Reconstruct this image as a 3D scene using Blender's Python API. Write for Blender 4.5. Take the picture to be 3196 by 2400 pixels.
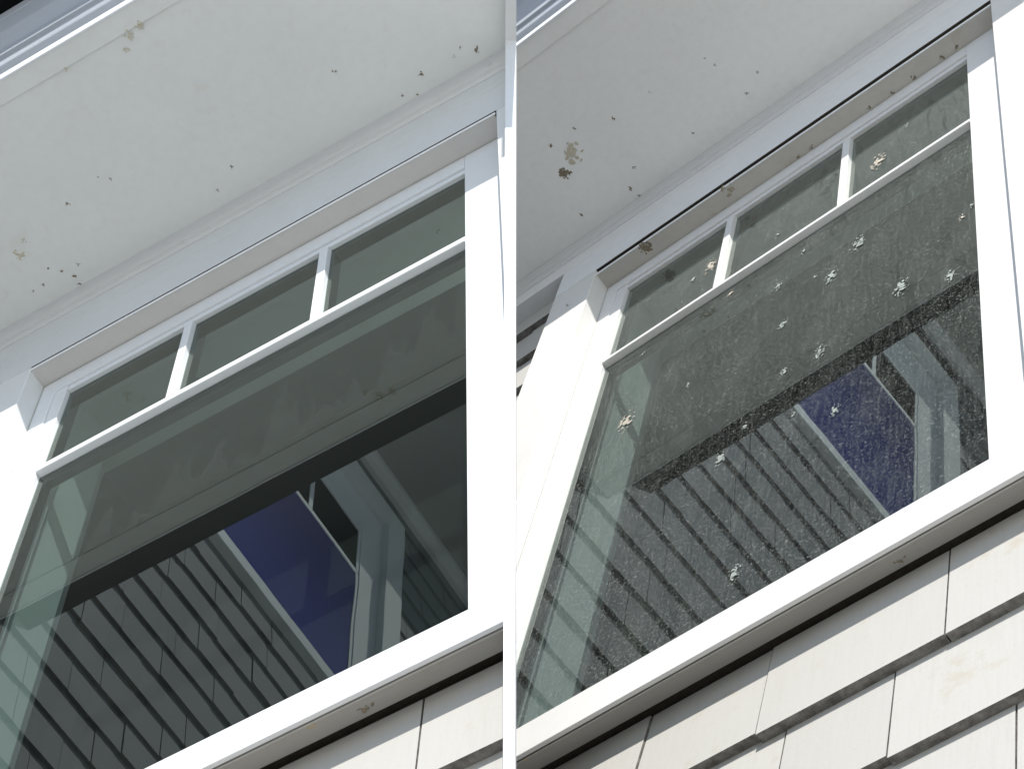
import bpy, bmesh, math, random
from mathutils import Matrix, Vector
rnd = random.Random(7)
# ------------------------------------------------------------------ scene, camera, sky, sun
for o in list(bpy.data.objects): bpy.data.objects.remove(o)
scene = bpy.context.scene
COL = scene.collection
CAM_Z = 1.6
TILT = math.radians(90) + math.atan2(.88, .47)
cam_d = bpy.data.cameras.new('camera'); cam = bpy.data.objects.new('camera', cam_d); COL.objects.link(cam)
cam.location = (0, 0, CAM_Z); cam.rotation_euler = (TILT, 0, 0)
FPX = 6243.35
cam_d.sensor_width = 36; cam_d.lens = 36*FPX/3196; cam_d.clip_start = .02; cam_d.clip_end = 2000
scene.camera = cam
scene.render.resolution_x = 1024; scene.render.resolution_y = 768
CAMROT = Matrix.Rotation(TILT, 3, 'X') @ Matrix(((1,0,0),(0,-1,0),(0,0,-1)))     # picture axes (x right, y down, z ahead) -> world
SIDES = {   # pose of each house front seen from the camera (rotation, offset, metres per unit)
 'L': dict(R=Matrix(((0.867158,-0.023753,-0.497466),(-0.448242,-0.472566,-0.758789),(-0.217062,0.880975,-0.420436))), t=Vector((-1.44236,0.15246,6.32955)), s=.70),
 'R': dict(R=Matrix(((0.752553,0.179112,-0.633706),(-0.503155,-0.46444,-0.728787),(-0.424853,0.867303,-0.259395))), t=Vector((0.37032,-0.16247,7.19907)), s=.80)}
for k, S in SIDES.items():
    S['cam'] = -(S['R'].transposed() @ S['t'])
    S['W'] = CAMROT @ S['R']
sun_dir = (SIDES['R']['W'] @ Vector((.60, .83, .93))).normalized()      # towards the sun
sd = bpy.data.lights.new('sun', 'SUN'); sd.energy = 4.4; sd.angle = math.radians(.5); sd.color = (1, .965, .91)
so = bpy.data.objects.new('sun', sd); COL.objects.link(so)
so.rotation_euler = sun_dir.to_track_quat('Z', 'Y').to_euler(); so.location = (0, -5, 12)
world = bpy.data.worlds.new('World'); scene.world = world; world.use_nodes = True
nt = world.node_tree; sky = nt.nodes.new('ShaderNodeTexSky'); sky.sky_type = 'NISHITA'; sky.sun_disc = False
sky.sun_elevation = math.asin(sun_dir.z); sky.sun_rotation = math.atan2(sun_dir.x, sun_dir.y)
sky.dust_density = .4; sky.ozone_density = 2.0
nt.links.new(sky.outputs[0], nt.nodes['Background'].inputs[0]); nt.nodes['Background'].inputs[1].default_value = .13
vs = scene.view_settings; vs.view_transform = 'Standard'; vs.look = 'None'; vs.gamma = 1; vs.exposure = 0.6
scene.cycles.max_bounces = 10; scene.cycles.transparent_max_bounces = 16

# ------------------------------------------------------------------ materials
class NT:
    def __init__(s, name):
        s.m = bpy.data.materials.new(name); s.m.use_nodes = True; s.t = s.m.node_tree; s.n = s.t.nodes
        s.b = s.n['Principled BSDF']; s.out = s.n['Material Output']; s.tc = s.n.new('ShaderNodeTexCoord')
        s.obj = s.tc.outputs['Object']
    def link(s, a, b): s.t.links.new(a, b)
    def map(s, scale=(1,1,1), rot=(0,0,0), loc=(0,0,0), src=None):
        m = s.n.new('ShaderNodeMapping'); m.inputs['Scale'].default_value = scale; m.inputs['Rotation'].default_value = rot
        m.inputs['Location'].default_value = loc; s.link(src or s.obj, m.inputs[0]); return m.outputs[0]
    def noise(s, v, scale, detail=4, rough=.55, dist=0):
        m = s.n.new('ShaderNodeTexNoise'); m.inputs['Scale'].default_value = scale; m.inputs['Detail'].default_value = detail
        m.inputs['Roughness'].default_value = rough; m.inputs['Distortion'].default_value = dist
        s.link(v, m.inputs['Vector']); return m.outputs['Fac']
    def vor(s, v, scale, feature='F1', rand=1):
        m = s.n.new('ShaderNodeTexVoronoi'); m.feature = feature; m.inputs['Scale'].default_value = scale
        m.inputs['Randomness'].default_value = rand; s.link(v, m.inputs['Vector']); return m
    def ramp(s, f, *st):
        m = s.n.new('ShaderNodeValToRGB'); e = m.color_ramp.elements
        while len(e) < len(st): e.new(.5)
        for i, (p, c) in enumerate(st):
            e[i].position = p; e[i].color = (c, c, c, 1) if isinstance(c, (int, float)) else (*c, 1)
        s.link(f, m.inputs[0]); return m.outputs[0]
    def math(s, op, a, b=None, c=None):
        m = s.n.new('ShaderNodeMath'); m.operation = op
        for i, x in enumerate((a, b, c)):
            if x is None: continue
            if isinstance(x, (int, float)): m.inputs[i].default_value = x
            else: s.link(x, m.inputs[i])
        return m.outputs[0]
    def mix(s, f, a, b):
        m = s.n.new('ShaderNodeMix'); m.data_type = 'RGBA'
        for sock, x in ((m.inputs[0], f), (m.inputs[6], a), (m.inputs[7], b)):
            if isinstance(x, (int, float)): sock.default_value = x if sock.type == 'VALUE' else (x, x, x, 1)
            elif isinstance(x, tuple): sock.default_value = (*x, 1)
            else: s.link(x, sock)
        return m.outputs[2]
    def bump(s, h, strength=.3, dist=.002):
        m = s.n.new('ShaderNodeBump'); m.inputs['Strength'].default_value = strength; m.inputs['Distance'].default_value = dist
        s.link(h, m.inputs['Height']); s.link(m.outputs[0], s.b.inputs['Normal']); return m.outputs[0]
    def set(s, **k):
        for n_, v in k.items():
            n_ = n_.replace('_', ' '); i = s.b.inputs[n_]
            if isinstance(v, tuple): i.default_value = (*v, 1)
            elif isinstance(v, (int, float)): i.default_value = v
            else: s.link(v, i)
        return s
    def shader(s, kind, **k):
        m = s.n.new(kind)
        for n_, v in k.items():
            i = m.inputs[n_]
            if isinstance(v, tuple): i.default_value = (*v, 1)
            elif isinstance(v, (int, float)): i.default_value = v
            else: s.link(v, i)
        return m.outputs[0]
    def mixsh(s, f, a, b):
        m = s.n.new('ShaderNodeMixShader')
        if isinstance(f, (int, float)): m.inputs[0].default_value = f
        else: s.link(f, m.inputs[0])
        s.link(a, m.inputs[1]); s.link(b, m.inputs[2]); return m.outputs[0]

def paint(name, col, dirt=.3, spots=0, grime=(.33,.28,.18), rough=.45, streak=0, spotscale=9, big=.5):
    m = NT(name); v = m.obj
    n1 = m.noise(v, 3.2, 5, .6); n2 = m.noise(v, 38, 3, .6)
    c = m.mix(m.ramp(n1, (.3, 0.), (.75, 1.)), tuple(x*(1-.10*dirt) for x in col), col)
    st = m.math('MULTIPLY', m.ramp(m.noise(m.map(loc=(3,1,8)), 6.5, 6, .72), (.60, 0.), (.72, 1.)), dirt*big)
    c = m.mix(st, c, tuple(x*y for x, y in zip(col, (.80,.74,.62))))
    if streak:
        sv = m.map((60, 2.5, 60)); sn = m.ramp(m.noise(sv, 1, 4, .6), (.5, 0.), (.72, 1.))
        c = m.mix(m.math('MULTIPLY', sn, streak), c, tuple(x*y for x, y in zip(col, (.88,.84,.76))))
    h = m.noise(v, 160, 3)
    if spots:
        vo = m.vor(v, spotscale); wob = m.math('ADD', vo.outputs['Distance'], m.math('MULTIPLY', m.noise(v, 70, 3), .06))
        sep = m.n.new('ShaderNodeSeparateColor'); m.link(vo.outputs['Color'], sep.inputs[0])
        rad = m.math('MULTIPLY', m.math('POWER', sep.outputs[0], 6), .085)
        clus = m.ramp(m.noise(v, 1.7, 2), (.36, 0.), (.5, 1.))
        f = m.math('MULTIPLY', m.math('LESS_THAN', m.math('SUBTRACT', wob, .03), rad), clus)
        c = m.mix(m.math('MULTIPLY', f, spots), c, grime)
        # pale raised scabs of paint
        vo2 = m.vor(m.map(loc=(5,2,1)), spotscale*1.9); b2 = m.ramp(m.math('ADD', vo2.outputs['Distance'], m.math('MULTIPLY', m.noise(v, 55, 2), .25)), (.12, 1.), (.24, 0.))
        b2 = m.math('MULTIPLY', b2, m.ramp(m.noise(m.map(loc=(1,7,4)), 2.6, 3), (.5, 0.), (.62, 1.)))
        c = m.mix(m.math('MULTIPLY', b2, .22), c, tuple(min(1, x*1.12) for x in col))
        h = m.math('ADD', m.math('MULTIPLY', h, .25), m.math('MULTIPLY', b2, .8))
    if spots:
        mil = m.math('MULTIPLY', m.ramp(m.noise(m.map(loc=(2,9,6)), 30, 5, .7), (.56, 0.), (.70, 1.)), m.ramp(m.noise(m.map(loc=(8,1,3)), 3.0, 3), (.48, 0.), (.66, 1.)))
        c = m.mix(m.math('MULTIPLY', mil, .30*spots), c, tuple(x*.62 for x in col))
    c = m.mix(m.math('MULTIPLY', m.ramp(n2, (.35, 1.), (.6, 0.)), .05*dirt+.02), c, grime)
    m.set(Base_Color=c, Roughness=rough); m.bump(h, .25, .0015)
    return m.m
M = {}
M['soffit'] = paint('soffit_paint', (.71,.735,.715), .5, .75, (.28,.25,.17), .5)
M['trim'] = paint('white_trim_paint', (.80,.815,.83), .25, .45, (.35,.30,.22), .38, spotscale=7)
M['soffit_bounce'] = paint('soffit_paint_bounce', (.82,.825,.80), .5, .75, (.28,.25,.17), .5)  # same soffit, brightened in colour for bounce light missing on the right
M['frieze_bounce'] = paint('frieze_paint_bounce', (.70,.71,.72), .7, .6, (.30,.27,.22), .4, spotscale=11)  # right frieze, likewise lightened in place of bounce light
M['frieze'] = paint('frieze_paint', (.60,.62,.635), .7, .6, (.30,.27,.22), .4, spotscale=11)
M['vinyl'] = paint('white_window_vinyl', (.67,.69,.705), .22, .3, rough=.3)
M['vinyl_worn'] = paint('white_window_vinyl_worn', (.66,.66,.65), .6, .5, (.45,.36,.22), .35, spotscale=12)
M['casing_clean'] = paint('casing_paint', (.66,.675,.68), .2, 0, rough=.4)
M['casing_worn'] = paint('casing_paint_worn', (.64,.635,.615), 1.0, .55, (.5,.42,.28), .45, streak=.25, spotscale=10)
M['sill'] = paint('sill_shade_paint', (.37,.36,.335), .7, .6, (.42,.33,.18), .45, streak=.1, spotscale=10)  # base darkened for the shade under the sill, grime spots on top
M['lid'] = paint('head_board_paint', (.56,.55,.525), .5, .25, (.25,.21,.15), .5)
M['lid_dirty'] = paint('head_board_paint_dirty', (.50,.48,.44), 1.2, .9, (.13,.11,.08), .55, spotscale=14, big=.9)
M['crown'] = paint('crown_paint', (.58,.59,.60), .4, .4, (.3,.27,.22), .35, spotscale=11)
M['eave_crown'] = paint('eave_crown_shade', (.36,.39,.43), .3, 0, rough=.3)  # low grey-blue colour stands in for shade on the crown
M['gutter'] = paint('gutter_metal', (.80,.83,.88), .15, 0, rough=.28)
M['inside'] = paint('inside_jamb_paint', (.62,.66,.645), .1, 0, rough=.5)
M['wing_soffit'] = paint('wing_soffit_paint', (.36,.385,.37), .3, 0)
M['wing_trim'] = paint('wing_trim_paint', (.74,.78,.82), .2, 0, rough=.4)

def shingle_mat(name, col, dark):
    m = NT(name); v = m.obj
    at = m.n.new('ShaderNodeAttribute'); at.attribute_name = 'tone'; tone = at.outputs['Fac']
    off = m.n.new('ShaderNodeCombineXYZ'); 
    for i in range(3): m.link(m.math('MULTIPLY', tone, 17+i*9), off.inputs[i])
    va = m.n.new('ShaderNodeVectorMath'); va.operation = 'ADD'; m.link(v, va.inputs[0]); m.link(off.outputs[0], va.inputs[1]); v2 = va.outputs[0]
    c = m.mix(tone, tuple(x*.945 for x in col), col)
    br = m.ramp(m.noise(m.map((95, 4.5, 95), src=v2), 1, 5, .65), (.45, 0.), (.8, 1.))
    c = m.mix(m.math('MULTIPLY', br, .30), c, tuple(x*y for x, y in zip(col, (.84,.82,.77))))
    st = m.ramp(m.noise(v2, 7, 7, .75), (.585, 0.), (.70, 1.))
    c = m.mix(m.math('MULTIPLY', st, .45), c, tuple(x*y for x, y in zip(col, (.82,.72,.55))))
    sp = m.ramp(m.noise(v2, 60, 3, .6), (.66, 0.), (.74, 1.))
    c = m.mix(m.math('MULTIPLY', sp, .30), c, (.36,.30,.22))
    geo = m.n.new('ShaderNodeAttribute'); geo.attribute_name = 'butt'
    nb = m.ramp(m.noise(v, 45, 4, .7), (.35, .55), (.7, 1.))
    c = m.mix(m.math('MULTIPLY', geo.outputs['Fac'], nb), c, dark)  # butt undersides and edges darkened, painting in the shade there
    m.set(Base_Color=c, Roughness=.6)
    m.bump(m.math('ADD', m.noise(m.map((90, 6, 90), src=v2), 1, 4), m.math('MULTIPLY', m.noise(v, 120, 2), .4)), .35, .0012)
    return m.m
M['shingle'] = shingle_mat('painted_shingle', (.405,.395,.37), (.055,.05,.042))
M['wing_shingle_shade'] = shingle_mat('wing_shingle_shade', (.145,.160,.180), (.05,.05,.05))  # darkened copy of the shingle, standing in for shade on the wing

def plain(name, col, rough=.6, nscale=20, var=.25, **k):
    m = NT(name); n = m.noise(m.obj, nscale, 4)
    m.set(Base_Color=m.mix(n, tuple(x*(1-var) for x in col), tuple(min(1, x*(1+var)) for x in col)), Roughness=rough, **k); m.bump(n, .3, .002); return m.m
M['sealant'] = plain('grey_sealant', (.42,.42,.40), .7, 60, .3)
M['dark_strip'] = plain('black_gutter_metal', (.003,.004,.004), .9, Specular_IOR_Level=.1)
M['grime_shade_gap'] = plain('grimy_shaded_gap', (.035,.028,.018), .8, 90, .8)  # grimy gaps, and the painted shade under the sill
M['roof'] = plain('black_roof', (.004,.004,.005), .9)
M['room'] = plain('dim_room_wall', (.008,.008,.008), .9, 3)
M['gasket'] = plain('black_gasket', (.008,.009,.009), .4)
M['nest'] = plain('dried_mud', (.20,.17,.12), .95, 160, .7)
M['nest_grey'] = plain('dried_lichen', (.33,.29,.22), .95, 160, .6)
M['rust'] = plain('tan_flake', (.52,.48,.38), .95, 160, .3)
M['dropping'] = plain('white_dropping', (.28,.31,.29), .8, 260, .6)
M['dropping_tan'] = plain('tan_dropping', (.42,.385,.32), .85, 260, .45)

def glass_mat(name, dirty):
    m = NT(name); v = m.obj; m.n.remove(m.b)
    sepn = m.n.new('ShaderNodeSeparateXYZ'); m.link(v, sepn.inputs[0]); X, Y = sepn.outputs[0], sepn.outputs[1]
    tr = m.shader('ShaderNodeBsdfTransparent', Color=(.44,.50,.485) if dirty else (.38,.45,.43))
    wav = m.noise(v, 2.1, 2)
    bm = m.n.new('ShaderNodeBump'); bm.inputs['Strength'].default_value = .10; bm.inputs['Distance'].default_value = .002; m.link(wav, bm.inputs['Height'])
    gl = m.n.new('ShaderNodeBsdfGlossy'); gl.inputs['Roughness'].default_value = .012 if dirty else .004
    gl.inputs['Color'].default_value = (.80,.86,.80,1); m.link(bm.outputs[0], gl.inputs['Normal'])
    lw = m.n.new('ShaderNodeLayerWeight'); lw.inputs['Blend'].default_value = .5       # Schlick, the same from either side of the pane
    fac = m.math('MULTIPLY_ADD', m.math('POWER', lw.outputs['Facing'], 5), 1.5, .062)
    sh = m.mixsh(fac, tr, gl.outputs[0])
    if not dirty:
        # drying film of wash water: a jagged edge across the pane, and a few pale runs
        def spikes(freq, warp, loc):                              # row of uneven teeth, drawn along the pane only
            n_ = m.noise(m.map((warp, .02, .02), loc=loc), 1, 2)
            ph = m.math('ADD', m.math('MULTIPLY', X, freq), m.math('MULTIPLY', n_, 5.0))
            return m.math('POWER', m.math('PINGPONG', ph, 1.0), 1.6)
        hgt = m.ramp(m.noise(m.map((7, .02, .02), loc=(5,0,0)), 1, 3, .7), (.42, .06), (.66, 1.))
        hg2 = m.ramp(m.noise(m.map((13, .02, .02), loc=(9,0,0)), 1, 3, .7), (.40, .12), (.66, 1.))
        jag = m.math('ADD', m.math('MULTIPLY', m.math('MULTIPLY', spikes(24, 9, (1,0,0)), hgt), .34), m.math('MULTIPLY', m.math('MULTIPLY', spikes(61, 21, (3,0,0)), hg2), .085))
        jag = m.math('SUBTRACT', m.math('ADD', jag, m.math('MULTIPLY', m.math('SUBTRACT', m.noise(m.map((4, .02, .02), loc=(2,0,0)), 1, 1), .5), .3)), .10)
        edge = m.math('SUBTRACT', m.math('ADD', m.math('ADD', m.math('MULTIPLY', X, .12), 4.83), jag), Y)
        body = m.math('GREATER_THAN', edge, 0); rim = m.math('LESS_THAN', m.math('ABSOLUTE', edge), .004)
        inx = m.math('MULTIPLY', m.math('GREATER_THAN', X, -.36), m.ramp(m.math('SUBTRACT', Y, 4.0), (.25, 0.), (.6, 1.)))
        f = m.math('MULTIPLY', m.math('ADD', m.math('MULTIPLY', body, .009), m.math('MULTIPLY', rim, .020)), inx)
        run = m.ramp(m.noise(m.map((34, 1.6, 1), loc=(4,2,0)), 1, 3, .6), (.70, 0.), (.80, 1.))
        sp = m.ramp(m.noise(v, 85, 2), (.76, 0.), (.79, 1.))
        f = m.math('ADD', f, m.math('ADD', m.math('MULTIPLY', run, .02), m.math('MULTIPLY', sp, .03)))
        f = m.math('ADD', f, .003)
        di = m.shader('ShaderNodeBsdfDiffuse', Color=(.55,.62,.56))
        sh = m.mixsh(f, sh, di)
    else:
        base = m.ramp(m.noise(m.map((1.6, 1, 1)), 9, 6, .7), (.3, .002), (.75, .026))
        base = m.math('ADD', base, m.math('MULTIPLY', m.ramp(m.math('SUBTRACT', Y, 5.9), (.25, 0.), (.75, 1.)), m.math('MULTIPLY', m.noise(m.map(loc=(6,6,6)), 12, 5, .7), .07)))
        # curled flecks: thin contour lines of a warped noise, broken up
        def flecks(sc, loc, th, w):
            nn = m.noise(m.map((1, .62, 1), loc=loc), sc, 1.5, .5, 1.6)
            line = m.math('LESS_THAN', m.math('ABSOLUTE', m.math('SUBTRACT', nn, .5)), w)
            brk = m.math('GREATER_THAN', m.noise(m.map(loc=(loc[1], loc[0], 3)), sc*1.25, 2), th)
            return m.math('MULTIPLY', line, brk)
        zone = m.ramp(m.noise(m.map(loc=(4,4,4)), 4.5, 3), (.35, .45), (.62, 1.))
        f1 = m.math('MULTIPLY', flecks(88, (1,2,0), .56, .034), m.math('MULTIPLY', zone, .20))
        f2 = m.math('MULTIPLY', flecks(140, (7,3,0), .54, .045), .10)
        pt = m.math('MULTIPLY', m.ramp(m.noise(v, 170, 2), (.67, 0.), (.76, 1.)), .13)
        streak = m.math('MULTIPLY', m.ramp(m.noise(m.map((130, 7, 1)), 1, 4, .6), (.50, 0.), (.72, 1.)), .045)
        smear = m.math('MULTIPLY', m.ramp(m.noise(m.map((7, 2.2, 1), loc=(3,8,1)), 1, 5, .65, .8), (.48, 0.), (.75, 1.)), .035)
        blot = m.math('MULTIPLY', m.ramp(m.noise(m.map(loc=(9,4,2)), 15, 6, .8), (.66, 0.), (.74, 1.)), .07)
        # clear trickles that washed the film away, high on the right
        tk = m.noise(m.map((10, 1.1, 1), loc=(2,6,0)), 1, 3, .5, .6)
        tk = m.math('LESS_THAN', m.math('ABSOLUTE', m.math('SUBTRACT', tk, .5)), .007)
        area = m.ramp(m.math('ADD', X, m.math('MULTIPLY', m.math('SUBTRACT', Y, 5.4), .35)), (.15, 0.), (.55, 1.))
        keep = m.math('SUBTRACT', 1, m.math('MULTIPLY', m.math('MULTIPLY', tk, area), .75))
        f = m.math('ADD', m.math('ADD', base, streak), m.math('ADD', m.math('MAXIMUM', f1, f2), m.math('ADD', m.math('ADD', pt, smear), blot)))
        f = m.math('MULTIPLY', f, keep)
        di = m.shader('ShaderNodeBsdfDiffuse', Color=(.50,.54,.50))
        sh = m.mixsh(f, sh, di)
    m.link(sh, m.out.inputs[0]); return m.m
M['glass_clean'] = glass_mat('clean_glass', False)
M['glass_dirty'] = glass_mat('dirty_glass', True)
def blue_glass(name, c1, c2, dc):
    m = NT(name); m.n.remove(m.b); n = m.noise(m.obj, .9, 2)
    g = m.n.new('ShaderNodeBsdfGlossy'); g.inputs['Roughness'].default_value = .22; m.link(m.mix(n, c1, c2), g.inputs['Color'])
    d = m.shader('ShaderNodeBsdfDiffuse', Color=dc); m.link(m.mixsh(.78, d, g.outputs[0]), m.out.inputs[0]); return m.m
M['wing_glass'] = blue_glass('painted_sky_glass', (.17,.21,.55), (.27,.22,.52), (.05,.055,.18))  # blue sky reflection put into the pane's own colour
M['wing_glass_dark'] = blue_glass('dark_coated_glass', (.02,.03,.03), (.03,.03,.04), (.01,.011,.012))

# ------------------------------------------------------------------ mesh helpers (house-front coordinates: x along the wall, y up it, z out of it)
class MB:
    def __init__(s): s.v = []; s.f = []; s.tone = []; s.butt = []
    def poly(s, pts, tone=0, butt=0):
        b = len(s.v); s.v += [tuple(p) for p in pts]; s.f.append(tuple(range(b, b+len(pts)))); s.tone.append(tone); s.butt.append(butt)
    def hexa(s, p, tone=0, butts=None):
        b = len(s.v); s.v += [tuple(q) for q in p]
        for i, f in enumerate(((0,3,2,1),(4,5,6,7),(0,1,5,4),(1,2,6,5),(2,3,7,6),(3,0,4,7))):
            s.f.append(tuple(b+j for j in f)); s.tone.append(tone); s.butt.append(1 if butts and i in butts else 0)
    def box(s, x0, x1, y0, y1, z0, z1, **k):
        s.hexa([(x0,y0,z0),(x1,y0,z0),(x1,y1,z0),(x0,y1,z0),(x0,y0,z1),(x1,y0,z1),(x1,y1,z1),(x0,y1,z1)], **k)
    def sweep(s, prof, a0, a1, axis='x'):
        """closed profile of (y,z) run along x, or of (y,x) run along z"""
        mk = (lambda a, p: (a, p[0], p[1])) if axis == 'x' else (lambda a, p: (p[1], p[0], a))
        n = len(prof); b = len(s.v); s.v += [mk(a0, p) for p in prof] + [mk(a1, p) for p in prof]
        for i in range(n):
            j = (i+1) % n; s.f.append((b+i, b+j, b+n+j, b+n+i))
        s.f.append(tuple(b+i for i in range(n))[::-1]); s.f.append(tuple(b+n+i for i in range(n)))
        s.tone += [0]*(n+2); s.butt += [0]*(n+2)
    def build(s, name, mat, parent, side, bevel=0, clip=None, smooth=False, label=None, recalc=True):
        S = SIDES[side]; me = bpy.data.meshes.new(name)
        base = Vector(parent['_base']) if parent is not None and '_base' in parent else Vector((0,0,0))
        bm = bmesh.new(); vv = [bm.verts.new(p) for p in s.v]
        lt = bm.faces.layers.float.new('tone'); lb = bm.faces.layers.float.new('butt')
        for i, f in enumerate(s.f):
            try: fc = bm.faces.new([vv[j] for j in f])
            except ValueError: continue
            fc[lt] = s.tone[i]; fc[lb] = s.butt[i]
        if recalc: bmesh.ops.recalc_face_normals(bm, faces=bm.faces)
        if clip is None: clip = (side == 'L')
        if clip:      # the left bay ends at the added divider strip
            nrm = S['R'].transposed() @ Vector((1,0,0))
            bmesh.ops.bisect_plane(bm, geom=bm.verts[:]+bm.edges[:]+bm.faces[:], plane_co=S['cam'] - nrm*.006, plane_no=nrm, clear_outer=True)
        for v in bm.verts: v.co = (v.co - base) * S['s']
        bm.to_mesh(me); bm.free()
        if smooth:
            for p in me.polygons: p.use_smooth = True
        o = bpy.data.objects.new(name, me); COL.objects.link(o); o.parent = parent
        if mat is not None: me.materials.append(M[mat])
        if bevel:
            md = o.modifiers.new('bevel', 'BEVEL'); md.width = bevel; md.segments = 2; md.limit_method = 'ANGLE'; md.angle_limit = math.radians(40)
        o['_base'] = tuple(base)
        if label: o['label'] = label
        return o
def frame_matrix(side, base):
    S = SIDES[side]; R = S['W'].to_4x4()
    return Matrix.Translation(Vector((0,0,CAM_Z)) + CAMROT @ ((S['R'] @ Vector(base) + S['t']) * S['s'])) @ R
def thing(name, label, cat, side, base, group=None):
    o = bpy.data.objects.new(name, None); COL.objects.link(o); o.empty_display_size = .2
    o.matrix_world = frame_matrix(side, base); o['_base'] = tuple(base); o['label'] = label; o['category'] = cat
    if group: o['group'] = group
    return o
def slide(side, x, y, z0, z1):
    c = SIDES[side]['cam']; k = (z1 - c.z) / (z0 - c.z); return c.x + (x-c.x)*k, c.y + (y-c.y)*k

def shingles(mb, x0, x1_, rows, zf, fixed={}, to=lambda x, y, z: (x, y, z), wmin=.26, wmax=.5, holes=()):
    """rows: list of (y_butt, y_top); every shingle is a tapered board, thick at the butt"""
    for ri, (yb, yt) in enumerate(rows):
        x1 = x1_(yb) if callable(x1_) else x1_
        xs = [x0]; fx = sorted(fixed.get(ri, []))
        x = x0
        while True:
            x += rnd.uniform(wmin, wmax)
            if x >= x1 - .08: break
            xs.append(x)
        if fx: xs = [x for x in xs if x < fx[0]-.18 or x > fx[-1]+.18] + fx
        xs = sorted(xs) + [x1]
        for a, b in zip(xs[:-1], xs[1:]):
            db = rnd.uniform(-.008, .008); g = .0045; t = rnd.random(); th = zf + rnd.uniform(-.003, .003)
            segs = [(a+g/2, b-g/2)]
            for (hx0, hx1, hy0, hy1) in holes:
                if yb+.02 < hy1 and yt-.03 > hy0:
                    ns = []
                    for (p, q) in segs:
                        if q <= hx0 or p >= hx1: ns.append((p, q)); continue
                        if p < hx0: ns.append((p, hx0))
                        if q > hx1: ns.append((hx1, q))
                    segs = ns
            for (p, q) in segs:
                if q-p < .01: continue
                yy = yt+.03; y0 = yb+db
                pts = [(p,y0,-.012),(q,y0,-.012),(q,yy,-.012),(p,yy,-.012),(p,y0,th),(q,y0,th),(q,yy,th-zf+.001),(p,yy,th-zf+.001)]
                mb.hexa([to(*c) for c in pts], tone=t, butts=(2,3,5))

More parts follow.
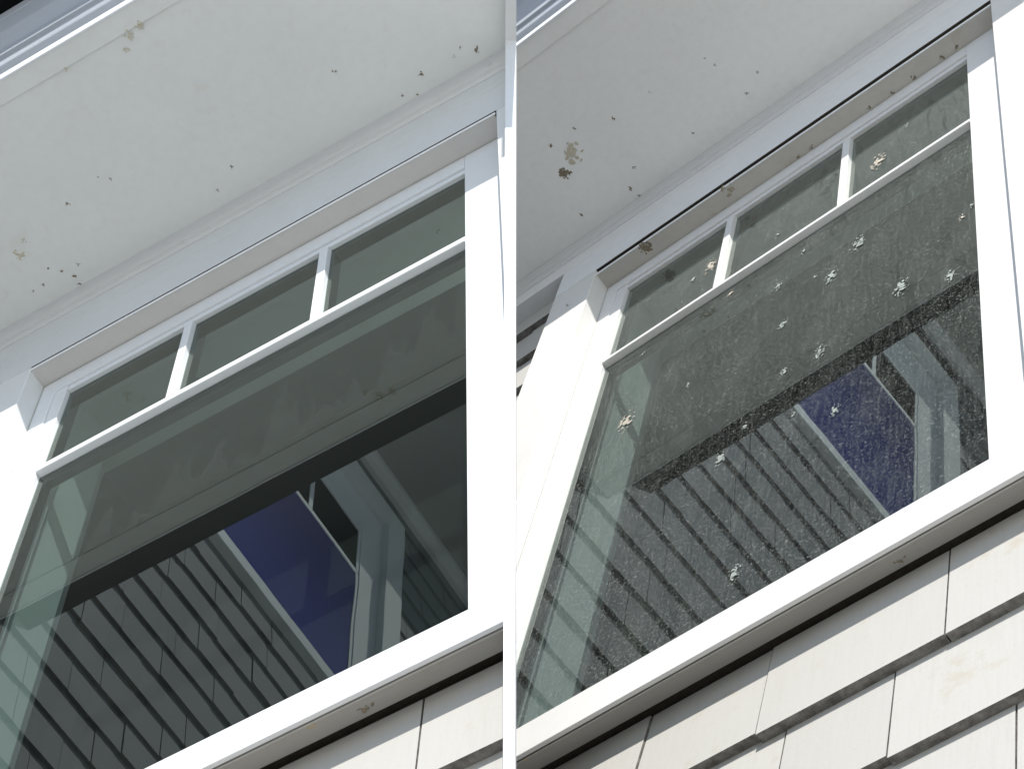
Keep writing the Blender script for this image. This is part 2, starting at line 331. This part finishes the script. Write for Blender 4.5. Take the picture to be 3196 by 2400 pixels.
# ------------------------------------------------------------------ one house front
def house(side, d):
    S = SIDES[side]; L = side == 'L'
    xL, xR = -d['wing']['x'], (3.4 if not L else 3.0)
    xol, xfl, xfr, xcr, xor = d['xol'], d['xfl'], d['xfr'], d['xcr'], d['xor']
    yt, yb1, yb2, yb3, yh, ys, zs, zc = (d[k] for k in ('yt','yb1','yb2','yb3','yh','ys','zs','zc'))
    ysill, ynose, yund = d['ysill'], d['ynose'], d['yund']
    ZG = d['zg']; base = (.75, -8.0 if not L else -7.6, 0)
    root = thing('house_front', d['label'], 'house', side, base)
    # --- shingled wall: backing + shingles
    mb = MB(); rows = []; y = d['course0']; k = 0
    while y > base[1]:
        rows.append((y, y + d['expo'] if k else yund-.036)); y -= d['expo']; k += 1
    shingles(mb, xL, xR, rows, .027, d['joints'])
    up = []; y = d['course0'] + d['expo']
    while y < yh+.33: up.append((y, min(y + d['expo'], yh+.33))); y += d['expo']
    shingles(mb, xL, xol-.004, up, .027, {})
    shingles(mb, xor+.004, xR, up, .027, {})
    wall = mb.build('shingle_wall', 'shingle', root, side)
    wb = MB(); wb.box(xL, xR, base[1], ynose+.06, -.10, -.013); wb.box(xL, xfl, ynose+.06, ys, -.10, -.013); wb.box(xfr+.02, xR, ynose+.06, ys, -.10, -.013)
    wb.box(xfl, xfr+.02, yh+.05, ys, -.10, -.013); wb.build('sheathing', 'grime_shade_gap', wall, side)
    # --- frieze + casing
    fy = d['fy']
    mb = MB(); mb.box(xL, xR, fy, ys, 0, zc+.0); mb.box(xol, xor, yh+d['gap'], fy-.0005, 0, zc)
    fr = mb.build('frieze_board', 'frieze' if L else 'frieze_bounce', root, side, .0015)
    mb = MB(); c0, c1, c2 = ys-.0005, d['crown'][0], d['crown'][1]
    pr = [(c0, zc-.01), (c0, zc+.022)]
    for i in range(7):
        a = i/6*math.pi/2; pr.append((c0-.006-(c0-c1-.01)*math.sin(a)*1.0, zc+.006+.014*math.cos(a)))
    pr += [(c1-.004, zc+.010), (c2+.012, zc+.009), (c2, zc+.002), (c2, zc-.01)]
    mb.sweep(pr, xL, xR); mb.build('crown_moulding', 'crown', root, side, 0)
    mb = MB(); rz = d['gapz']; mb.sweep([(yh, zc-rz-.004), (yh, zc-rz), (yh+.012, zc-rz), (yh+.012, zc-rz-.004)], xfl-.001, xcr+.004)
    hf = mb.build('head_flashing', 'trim', root, side, .0008)
    mb = MB(); mb.box(xfl-.012, xcr+.01, yh+.0125, yh+d['gap']-.003, 0, zc-rz-.004); mb.box(xfl-.012, xcr+.01, yh+d['gap']-.0028, yh+d['gap']-.0003, 0, zc-.0012); mb.build('grime_line', 'grime_shade_gap', hf, side)
    cm = 'casing_clean' if L else 'casing_worn'
    for p, q in ((xol, xfl), (xcr+.008, xor)):
        mb = MB(); mb.box(p, q, ysill+.002, yh+d['gap']-.0005, 0, zc-.0008); mb.build('window_casing', cm, root, side, .0018)
    # thin sealant beads where frame meets head board and casing
    mb = MB(); mb.box(xfl+.004, xcr-.002, yh-.0035, yh-.0006, .0005, .003); mb.box(xfl+.0003, xfl+.003, ysill+.003, yh-.004, .0005, .003); mb.build('sealant_bead', 'sealant', root, side)
    # --- soffit, roof edge
    mb = MB(); mb.box(xL, xR, ys, ys+.02, -.10, zs-.075); mb.box(xL, xR, ys-.006, ys+.02, zs-.075, zs-.0)
    mb.build('soffit', 'soffit' if L else 'soffit_bounce', root, side, .001)
    zf = zs; H_ = .32; bz = zf + .006 + d['crw']; by = ys + .057 + H_
    mb = MB()                                                   # short sunlit fascia, then the tall moulded crown that leans out to the black gutter
    mb.sweep([(ys+.056, zf+.0003), (ys-.012, zf+.0003), (ys-.012, zf+.006), (ys+.050, zf+.006), (ys+.056, zf+.001)], xL, xR)
    mb.build('fascia', 'gutter', root, side, .0006); mb = MB()
    q = lambda u, off: (ys+.0575 + H_*u, zf+.006 + d['crw']*u + off)
    P = [(ys+.2, zf-.03), (ys+.0575, zf-.03), q(0, -.006), q(.03, -.006), q(.045, .004)] + [q(.045+.07*i/6, .004+.007*math.sin(math.pi*i/6)) for i in range(1, 7)] + [q(.13, -.004), q(.27, -.006), q(.28, .006), q(.30, .006)]
    for i in range(15):
        a = i/14; P.append(q(.31+.55*a, .004 - .017*math.sin(math.pi*min(1, a*1.6))*(1-a*.3) + .010*max(0, a-.55)))
    P += [q(.87, .010), q(.96, .010), q(.965, .002), q(1, .0), (by, zf-.02)]
    mb.sweep(P, xL, xR); mb.build('fascia_crown', 'eave_crown', root, side, .0004)
    gw = d['gut']; mb = MB()
    mb.sweep([(by+.001, bz-.03), (by+.001, bz+gw), (by+.13, bz+gw+.015), (by+.13, bz-.03)], xL, xR)
    mb.build('gutter', 'dark_strip', root, side, .001)
    mb = MB(); mb.sweep([(by+.131, bz+gw), (by+.131, zf-.02), (by+.26, zf-.10), (by+.30, zf-.06)], xL, xR); mb.build('roof', 'roof', root, side)
    mb = MB(); mb.box(xL, xR, ys+.021, ys+.05, -.10, zf-.031); mb.build('roof_deck', 'grime_shade_gap', root, side)
    # --- sill
    mb = MB(); zn = d['zn']
    mb.sweep([(ysill+.03, -.01), (ysill, zn), (ynose, zn), (ynose, zn-.012), (ynose+.06, zn-.013), (ynose+.06, -.012)], xol-.03, xor+.03)
    sl = mb.build('window_sill', cm if L else 'vinyl_worn', root, side, .0015)
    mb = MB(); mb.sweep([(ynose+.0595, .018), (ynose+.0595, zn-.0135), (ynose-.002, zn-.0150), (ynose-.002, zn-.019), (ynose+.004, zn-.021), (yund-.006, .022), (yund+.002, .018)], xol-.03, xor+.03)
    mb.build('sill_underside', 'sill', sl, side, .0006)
    mb = MB(); mb.box(xol-.03, xor+.03, ynose+.052, ynose+.0592, -.0125, .0175); mb.build('sill_shade_strip', 'grime_shade_gap', sl, side)  # dark strip painted as the deep shade where sill meets wall
    # --- window
    win = bpy.data.objects.new('window', None); COL.objects.link(win); win.parent = root; win['_base'] = base
    win['label'] = d['winlabel']
    V = 'vinyl' if L else 'vinyl_worn'
    gx = []                                                     # openings of the three upper lights
    for a, b in (('xp1l','xp1r'), ('xp2l','xp2r'), ('xp3l','xp3r')):
        gx.append((slide(side, d[a], yt, 0, ZG)[0], d[b]))
    gyt = slide(side, 0, yt, 0, ZG)[1]
    top = (gyt, yb1); big = (slide(side, 0, yb2, 0, ZG)[1]+.0, ysill-.02)
    Lx, Rx = gx[0][0], gx[2][1]
    mb = MB(); e = .0005
    st = .052                                                   # raised outer frame, then a slightly lower sash
    mb.box(xfl+.001, Lx-st, ysill, yh-.0005, -.09, 0); mb.box(Rx, xcr+.006, ysill, yh-.0005, -.09, 0)
    mb.box(Lx-st+e, Rx-e, gyt+.030, yh-.0005, -.09, 0)
    fo = mb.build('window_frame', V, win, side, .0015)
    mb = MB(); zz = -.004
    mb.box(Lx-st+e, Lx-.001, ysill, gyt+.0295, -.09, zz); mb.box(Lx-.0005, Rx-e, gyt, gyt+.0295, -.09, zz-.004)
    mb.build('sash', V, win, side, .0012)
    for i in (0, 1):
        mb = MB(); mb.box(gx[i][1], gx[i+1][0], yb1+.0005, gyt-e, -.06, -.001); mb.build('mullion', V, win, side, .0012)
    mb = MB(); q0, q1 = yb1, big[0]
    hgt = q0-q1
    mb.sweep([(q0, -.06), (q0, -.002), (q0-.002, 0), (q0-hgt*.40, .0), (q0-hgt*.43, -.004), (q0-hgt*.50, -.004), (q0-hgt*.53, .003), (q0-hgt*.96, .003), (q1, -.001), (q1, -.06)], Lx-.0005, Rx-e)
    mb.build('transom_bar', V, win, side, .0006)
    mb = MB()
    for (a, b), (t_, b_) in [(g, top) for g in gx] + [((Lx, Rx), big)]:
        mb.box(a, b, t_-.010, t_-.0002, ZG-.045, ZG-.003); mb.box(a, a+.009, b_, t_-.0105, ZG-.045, ZG-.003)
    mb.build('glazing_seal', 'gasket', win, side)
    G = 'glass_clean' if L else 'glass_dirty'
    for i, (a, b) in enumerate(gx):
        mb = MB(); mb.poly([(a-.01,top[1]-.01,ZG),(b+.01,top[1]-.01,ZG),(b+.01,top[0]+.01,ZG),(a-.01,top[0]+.01,ZG)]); mb.build('upper_pane', G, win, side, recalc=False)
    mb = MB(); mb.poly([(Lx-.01,big[1]-.01,ZG),(Rx+.01,big[1]-.01,ZG),(Rx+.01,big[0]+.01,ZG),(Lx-.01,big[0]+.01,ZG)]); mb.build('main_pane', G, win, side, recalc=False)
    # inner reveal and the dim room behind
    zi = -.36; mb = MB()
    mb.box(xfl-.03, -.045, ysill-.05, yh-.0505, -.255, -.0905); mb.box(xfl-.03, xfl, ysill-.05, yh-.02, zi, -.2555); mb.box(xfr, xfr+.03, ysill-.05, yh-.02, zi, -.0905)
    mb.box(xfl, xfr, yh-.05, yh-.02, zi, -.0905); mb.box(xfl, xfr, ysill-.08, ysill-.05, zi, -.0905)
    mb.build('inner_jamb', 'inside', win, side, .001)
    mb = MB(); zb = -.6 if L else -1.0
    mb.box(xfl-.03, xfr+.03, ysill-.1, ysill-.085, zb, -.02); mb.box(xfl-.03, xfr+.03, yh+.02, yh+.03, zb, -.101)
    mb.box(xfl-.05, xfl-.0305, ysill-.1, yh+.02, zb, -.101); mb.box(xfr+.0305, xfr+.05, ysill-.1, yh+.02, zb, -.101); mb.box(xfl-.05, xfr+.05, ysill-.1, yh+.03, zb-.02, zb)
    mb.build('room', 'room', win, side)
    # head return board between casing and frame
    mb = MB(); mb.box(xfl, xcr, yh-.0003, yh+.010, -.03, zc-d['gapz']-.0045); mb.build('head_return', 'lid' if L else 'lid_dirty', root, side)
    # --- wing that runs out at the inside corner
    w = d['wing']; X = -w['x']
    to = lambda a, y, z: (X+z, y, a)           # shingle coordinates: a runs outwards
    sy, ty, hy, cy, ey = w['sill'], w['trans'], w['head'], w['cas'], w['eave']
    a0, a1 = w['g0'], w['g1']
    mb = MB(); rows = []; y = w['c0']
    while y > w['y0']: y -= w['ex']
    while y < ey: rows.append((y, min(y+w['ex'], ey))); y += w['ex']
    zlim = (lambda y: w['zmax']) if L else (lambda y: min(w['zmax'], max(1.2, 1.45+.60*y)))
    ho = (a0-.20-.21, a1+.44, sy-.10, cy)
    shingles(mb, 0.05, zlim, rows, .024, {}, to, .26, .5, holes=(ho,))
    ww = mb.build('wing_wall', 'wing_shingle_shade', root, side, clip=False)
    mb = MB()
    for (q0, q1) in rows: mb.box(X-.08, X-.013, q0+.0005, q1, 0, zlim(q0)-.01)
    mb.build('wing_sheathing', 'grime_shade_gap', ww, side, clip=False)
    # wing window
    mb = MB(); mb.box(X-.01, X+.06, sy-.09, sy, a0-.42, a1+.45)
    mb.build('wing_sill', 'wing_trim', ww, side, .002, clip=False)
    mb = MB(); mb.box(X-.01, X+.05, sy+.001, cy, a1+.25, a1+.44); mb.box(X-.01, X+.05, sy+.001, cy, a0-.41, a0-.20); mb.box(X-.01, X+.05, cy-.20, cy-.0005, a0-.1995, a1+.2495)
    mb.build('wing_casing', 'wing_trim', ww, side, .002, clip=False)
    mb = MB(); hh = cy-.20
    mb.box(X-.012, X-.001, sy+.001, hh, a1+.03, a1+.25); mb.box(X-.012, X-.001, sy+.001, hh, a0-.20, a0-.03); mb.box(X-.012, X-.002, hy+.03, hh-.0005, a0-.03, a1+.03)
    mb.box(X-.012, X-.006, ty-.02, ty+.02, a0-.03, a1+.03)
    mb.box(X-.012, X-.006, sy+.001, hy+.03, a1, a1+.03); mb.box(X-.012, X-.006, sy+.001, hy+.03, a0-.03, a0)
    for i in (1, 2):
        z_ = a0 + (a1-a0)*i/3; mb.box(X-.012, X-.006, ty+.0205, hy+.03, z_-.02, z_+.02)
    mb.build('wing_window_frame', 'wing_trim', ww, side, .001, clip=False)
    mb = MB(); mb.poly([(X-.0115, sy, a0), (X-.0115, ty-.02, a0), (X-.0115, ty-.02, a1), (X-.0115, sy, a1)]); mb.build('wing_pane', 'wing_glass', ww, side, clip=False)
    mb = MB(); mb.poly([(X-.0115, ty+.02, a0), (X-.0115, hy+.03, a0), (X-.0115, hy+.03, a1), (X-.0115, ty+.02, a1)]); mb.build('wing_upper_pane', 'wing_glass_dark', ww, side, clip=False)
    # wing eave
    z0 = .3 if L else w['zmin']
    mb = MB(); mb.box(X-.1, X+.80, ey, ey+.02, z0, w['zmax']+.6); mb.build('wing_soffit', 'wing_soffit', root, side, clip=False)
    mb = MB(); mb.box(X-.01, X+.05, ey-.16, ey-.001, z0, w['zmax']); mb.box(X+.05, X+.09, ey-.06, ey-.0015, z0, w['zmax']); mb.build('wing_frieze', 'wing_trim', root, side, .002, clip=False)
    mb = MB(); mb.sweep([(ey-.06, X+.8), (ey-.06, X+.815), (ey+.05, X+.83), (ey+.2, X+.88), (ey+.2, X+.8)], z0, w['zmax']+.6, 'z'); mb.build('wing_gutter', 'gutter', root, side, clip=False)
    mb = MB(); mb.box(X-.1, X+.82, ey+.021, ey+.06, z0, w['zmax']+.6); mb.build('wing_roof', 'roof', root, side, clip=False)
    return root

DL = dict(label='white shingled house front at left with the clean window under its wide eave', winlabel='clean window with clear dark glass',
 xol=-.40, xfl=-.146, xfr=1.571, xcr=1.653, xor=1.87, xp1l=0, xp1r=.443, xp2l=.497, xp2r=.961, xp3l=1.011, xp3r=1.5,
 yt=.262, yb1=-.183, yb2=-.278, yb3=-2.059, yh=.442, ys=.927, zs=.860, crw=.115, gut=.165, zg=-.022, zc=.077, ysill=-2.248, ynose=-2.347, yund=-2.321, zn=.095,
 fy=.68, gap=.022, gapz=.0012, crown=(.835, .79), course0=-2.602, expo=.305, joints={0:[.96,1.399]},
 wing=dict(x=1.30, sill=3.39, trans=4.74, head=5.16, cas=5.78, eave=6.12, g0=1.89, g1=3.436, c0=1.455, ex=.2303, y0=-6.6, zmax=6.2, zmin=0))
DR = dict(label='weathered white shingled house front at right with the dirty streaked window', winlabel='dirty window with grimy spattered glass',
 xol=-.353, xfl=-.141, xfr=1.577, xcr=1.647, xor=1.857, xp1l=0, xp1r=.455, xp2l=.508, xp2r=.976, xp3l=1.025, xp3r=1.5,
 yt=.413, yb1=-.128, yb2=-.228, yb3=-2.336, yh=.607, ys=1.111, zs=.890, crw=.115, gut=.125, zg=-.022, zc=.080, ysill=-2.532, ynose=-2.66, yund=-2.627, zn=.095,
 fy=.87, gap=.034, gapz=.007, crown=(1.03, .985), course0=-2.975, expo=.305, joints={0:[.571,.92,1.395], 1:[.62,.984,1.259], 2:[1.17,1.532]},
 wing=dict(x=1.0, sill=3.66, trans=5.29, head=5.72, cas=6.45, eave=6.95, g0=1.86, g1=3.22, c0=1.0, ex=.285, y0=-1.3, zmax=4.8, zmin=0))
HL = house('L', DL); HR = house('R', DR)
# white divider between the two views, added as a board on the left bay
def divider_strip():
    S = SIDES['L']; c = S['cam']; Rt = S['R'].transposed(); d = DL
    # points of the plane that holds the camera and the joint, given by (y, z) in house coordinates
    nrm = Rt @ Vector((1,0,0))
    def pt(y, z, off): 
        x = c.x - (nrm.y*(y-c.y) + nrm.z*(z-c.z))/nrm.x
        return Vector((x, y, z)) + nrm*off
    zo = .125; ys = d['ys']
    prof = [(-6.9, -.03), (-6.9, zo), (d['ynose']-.6, zo), (ys-.05, zo), (ys-.05, 1.0), (ys+.3, 1.02), (ys+.3, .9), (ys+.03, .8), (ys+.03, -.03)]
    mb = MB(); n = len(prof); 
    def th(y, z):
        dpt = (S['R'] @ pt(y, z, 0) + S['t']).z; return .5*34.5/FPX*max(dpt, 1.2)
    A = [pt(y, z, -th(y, z)-.004) for y, z in prof]; B = [pt(y, z, th(y, z)-.004) for y, z in prof]
    b = len(mb.v); mb.v += [tuple(p) for p in A+B]
    for i in range(n):
        j = (i+1) % n; mb.f.append((b+i, b+j, b+n+j, b+n+i))
    mb.f += [tuple(range(b, b+n))[::-1], tuple(range(b+n, b+2*n))]
    mb.tone = [0]*len(mb.f); mb.butt = [0]*len(mb.f)
    mb.build('divider_strip', 'casing_clean', HL, 'L', .001, clip=False)
divider_strip()

# ------------------------------------------------------------------ nests, droppings
def blob(name, side, pos, normal, r, flat, mat, label, cat, group=None, n=26, ragged=.45, seed=1, stretch=1.0):
    """a crusty patch stuck on a surface: many small lumps grown together"""
    rr = random.Random(seed); S = SIDES[side]
    nv = Vector(normal); a = Vector((1,0,0)) if abs(nv.x) < .5 else Vector((0,1,0)); u = nv.cross(a).normalized(); v = nv.cross(u)
    bm = bmesh.new()
    for i in range(n):
        rad = r*rr.random()**(.75 if n > 40 else .5)*(1 if i else 0); an = rr.uniform(0, 2*math.pi)
        px, py = rad*math.cos(an)*stretch, rad*math.sin(an)/stretch
        s_ = r*rr.uniform(.14, .40)*(1-ragged*rad/r)*(1.6 if n < 8 else .62 if n > 40 else 1)
        mt = Matrix.Translation(u*px + v*py) @ Matrix((u, v, nv)).transposed().to_4x4() @ Matrix.Rotation(rr.uniform(0, 3), 4, 'Z') @ Matrix.Diagonal((s_*rr.uniform(.7,1.6), s_*rr.uniform(.5,1), s_*flat*rr.uniform(.6,1.2), 1))
        bmesh.ops.create_icosphere(bm, subdivisions=1 if r < .015 else 2, radius=1, matrix=mt)
    for q in bm.verts:
        q.co += Vector((rr.uniform(-1,1), rr.uniform(-1,1), rr.uniform(-1,1)))*r*.022
        dd = q.co.dot(nv)
        if dd < 0: q.co -= nv*dd*.8
    for q in bm.verts: q.co *= S['s']
    me = bpy.data.meshes.new(name); bm.to_mesh(me); bm.free(); me.materials.append(M[mat])
    o = bpy.data.objects.new(name, me); COL.objects.link(o); o.matrix_world = frame_matrix(side, pos)
    o['label'] = label; o['category'] = cat
    if group: o['group'] = group
    return o
def hit(side, u, v, z=None, y=None):
    S = SIDES[side]; r = S['R'].transposed() @ Vector(((u-1598)/FPX, (v-1200)/FPX, 1)); c = S['cam']
    t = (z-c.z)/r.z if z is not None else (y-c.y)/r.y
    return tuple(c + r*t)
DN = (0,-1,0); OUT = (0,0,1)
def zz(n, x, y):                      # picture positions, read off enlarged quarters of the photograph
    o = {1:(0,0),2:(800,0),3:(0,1200),4:(800,1200),5:(1600,0),6:(2396,0),7:(1600,1200),8:(2396,1200)}[n]
    return o[0]+x*.7227, o[1]+y*.7227
def dirt():
    k = 0
    yl, yr = DL['ys'], DR['ys']
    blob('insect_nest', 'L', hit('L', *zz(4,460,1380), y=-2.336), DN, .020, .2, 'nest', 'brown insect nest stuck beneath the sill of the clean window', 'nest', seed=3, n=30)
    blob('insect_nest', 'R', hit('R', *zz(8,555,742), y=-2.645), DN, .019, .2, 'nest', 'brown insect nest stuck beneath the sill of the dirty window', 'nest', seed=4, n=30)
    blob('lichen_patch', 'R', hit('R', *zz(5,228,748), y=yr-.001), DN, .026, .05, 'nest', 'dark brown crust on the right soffit, densest of its patch', 'lichen', 'crusts on the right soffit', seed=5, n=26)
    blob('lichen_patch', 'R', hit('R', *zz(5,262,660), y=yr-.001), DN, .050, .02, 'rust', 'pale tan ragged crust on the right soffit above the dark one', 'lichen', 'crusts on the right soffit', seed=6, n=16)
    blob('insect_nest', 'R', hit('R', *zz(5,573,1070), y=DR['yh']-.001), DN, .026, .10, 'nest', 'dark speckled nest on the board above the dirty window, at its left', 'nest', seed=8, n=34)
    blob('insect_nest', 'R', hit('R', *zz(5,935,820), y=DR['yh']-.001), DN, .028, .06, 'nest_grey', 'grey brown nest remains on the board above the dirty window, at the middle', 'nest', seed=9, n=18)
    blob('insect_nest', 'R', hit('R', *zz(5,237,1318), z=DR['zc']), OUT, .014, .3, 'nest_grey', 'small grey cocoon on the casing left of the dirty window', 'nest', seed=10, n=8)
    ORD = ('first', 'second', 'third', 'fourth', 'fifth', 'sixth', 'seventh')
    for i_, (n, x, y) in enumerate(((6,130,680),(6,190,640),(6,440,470),(6,537,402),(6,632,335),(6,755,248),(6,812,208))):
        blob('insect_nest', 'R', hit('R', *zz(n,x,y), y=DR['yh']-.001), DN, .011, .5, 'nest', ORD[i_] + ' from the left of the pea sized cocoons along the dirty window head board', 'nest', 'cocoons above the dirty window', seed=20+k, n=7); k += 1
    for x, y, r, w_ in ((560,150,.03,'middle of the three flaky tan marks by the left fascia'),(600,110,.03,'topmost of the three flaky tan marks by the left fascia'),(545,215,.02,'lowest of the three flaky tan marks by the left fascia'),(285,300,.014,'tiny lone tan mark beside the left fascia joint'),(85,1100,.035,'larger tan mark at the far left edge of the left soffit'),(100,1040,.02,'smaller tan mark at the far left edge of the left soffit')):
        blob('rust_mark', 'L', hit('L', *zz(1,x,y), y=yl-(.0065 if y<330 and x<620 else .0005)), DN, r*.65, .03, 'rust', w_, 'mark', 'tan marks on the left soffit', seed=30+k, n=12); k += 1
    for n, x, y, r in ((1,292,880,.008),(1,265,1173,.009),(1,320,1193,.009),(1,287,1290,.011),(1,163,1363,.011),(1,382,1268,.013),(1,337,1140,.007),(1,207,1160,.006),(1,145,1258,.006),(1,343,1225,.007),
                       (1,478,772,.006),(1,1000,722,.007),(1,940,823,.006),(1,420,763,.005),(2,340,312,.010),(2,710,322,.010),(2,882,208,.007),(2,948,218,.013),(2,630,413,.006),(2,695,410,.006),(2,853,245,.006),(1,186,1230,.006)):
        blob('soffit_speck', 'L', hit('L', *zz(n,x,y), y=yl-.0005), DN, r*1.05, .25, 'nest', 'dark speck stuck to the left soffit', 'speck', 'specks on the left soffit', seed=50+k, n=6); k += 1
    for n, x, y, r in ((5,435,513,.009),(5,1058,313,.007),(5,1010,404,.007),(5,550,853,.013),(5,830,254,.007),(5,873,282,.006),(5,592,400,.006),(5,778,577,.006),(5,267,557,.007),(5,165,632,.009),(5,528,722,.009),(5,512,815,.010),(5,298,930,.008),(6,60,490,.009)):
        blob('soffit_speck', 'R', hit('R', *zz(n,x,y), y=yr-.0005), DN, r*1.05, .25, 'nest', 'dark speck stuck to the right soffit', 'speck', 'specks on the right soffit', seed=90+k, n=6); k += 1
    Z = -.0195
    T = (   # picture position, size, material, stretch, label
     (7,490,160,.040,1,1.0,'long tan smear low on the left side of the dirty pane'), (6,475,700,.036,1,1.0,'tan oval smear in the right upper light of the dirty window'),
     (5,855,1150,.034,1,1.0,'cloudy tan smear in the left upper light of the dirty window'), (6,390,1055,.032,0,1,'white splash nearest the transom bar at the right of the dirty pane'),
     (6,275,1190,.030,0,1,'white splash below the middle of the dirty window transom bar'), (6,575,1240,.032,0,1,'white splash just above the dark eave reflection of the dirty pane'),
     (6,225,1520,.024,0,1,'white splash touching the dark eave reflection of the dirty pane'), (6,45,1235,.020,0,1,None), (6,65,1400,.018,0,.8,None), (6,70,1605,.018,0,1,None),
     (6,790,1190,.022,0,1,None), (6,840,938,.014,1,1,None), (6,600,540,.013,0,1,None), (6,45,1012,.015,0,1,None), (6,880,885,.012,0,1,None), (6,155,1085,.014,0,1,None), (6,205,1195,.010,0,1,None),
     (5,780,1205,.014,0,1,None), (7,1003,178,.013,0,1,None), (7,895,318,.024,0,1,'white splash on the reflected shingles just under the dark eave line'), (7,955,820,.026,0,1,'pale splash low on the dirty pane just above the white sill'),
     (8,290,110,.020,0,1,'white splash on the blue window reflection of the dirty pane'), (5,940,1270,.016,1,1,None), (5,560,1530,.012,0,1,None), (5,760,1660,.012,0,1,None), (8,110,130,.010,0,1,None))
    for n, x, y, r, mt, stc, lab in T:
        blob('bird_dropping', 'R', hit('R', *zz(n,x,y), z=Z), OUT, r*1.4, .012, ('dropping','dropping_tan')[mt], lab or 'small white spot on the glass of the dirty window', 'dropping', None if lab else 'small spots on the dirty glass', seed=140+k, n=44 if r > .017 else 12, stretch=stc*1.45, ragged=.8); k += 1
dirt()

# ------------------------------------------------------------------ ground
def ground():
    me = bpy.data.meshes.new('ground'); s = 400
    me.from_pydata([(-s,-s,0),(s,-s,0),(s,s,0),(-s,s,0)], [], [(0,1,2,3)]); o = bpy.data.objects.new('ground', me); COL.objects.link(o)
    m = NT('pale_paving'); v = m.obj
    n = m.noise(v, 1.2, 6, .6); c = m.mix(n, (.50,.485,.45), (.62,.60,.56))
    br = m.n.new('ShaderNodeTexBrick'); br.inputs['Scale'].default_value = 1.0; br.offset = 0; br.inputs['Mortar Size'].default_value = .012
    br.inputs['Brick Width'].default_value = .9; br.inputs['Row Height'].default_value = .9; m.link(v, br.inputs['Vector'])
    c2 = m.mix(br.outputs['Fac'], c, (.2,.19,.17)); m.set(Base_Color=c2, Roughness=.9); m.bump(n, .3, .01); me.materials.append(m.m)
    o['kind'] = 'structure'
ground()
for o in bpy.data.objects:
    if '_base' in o: del o['_base']
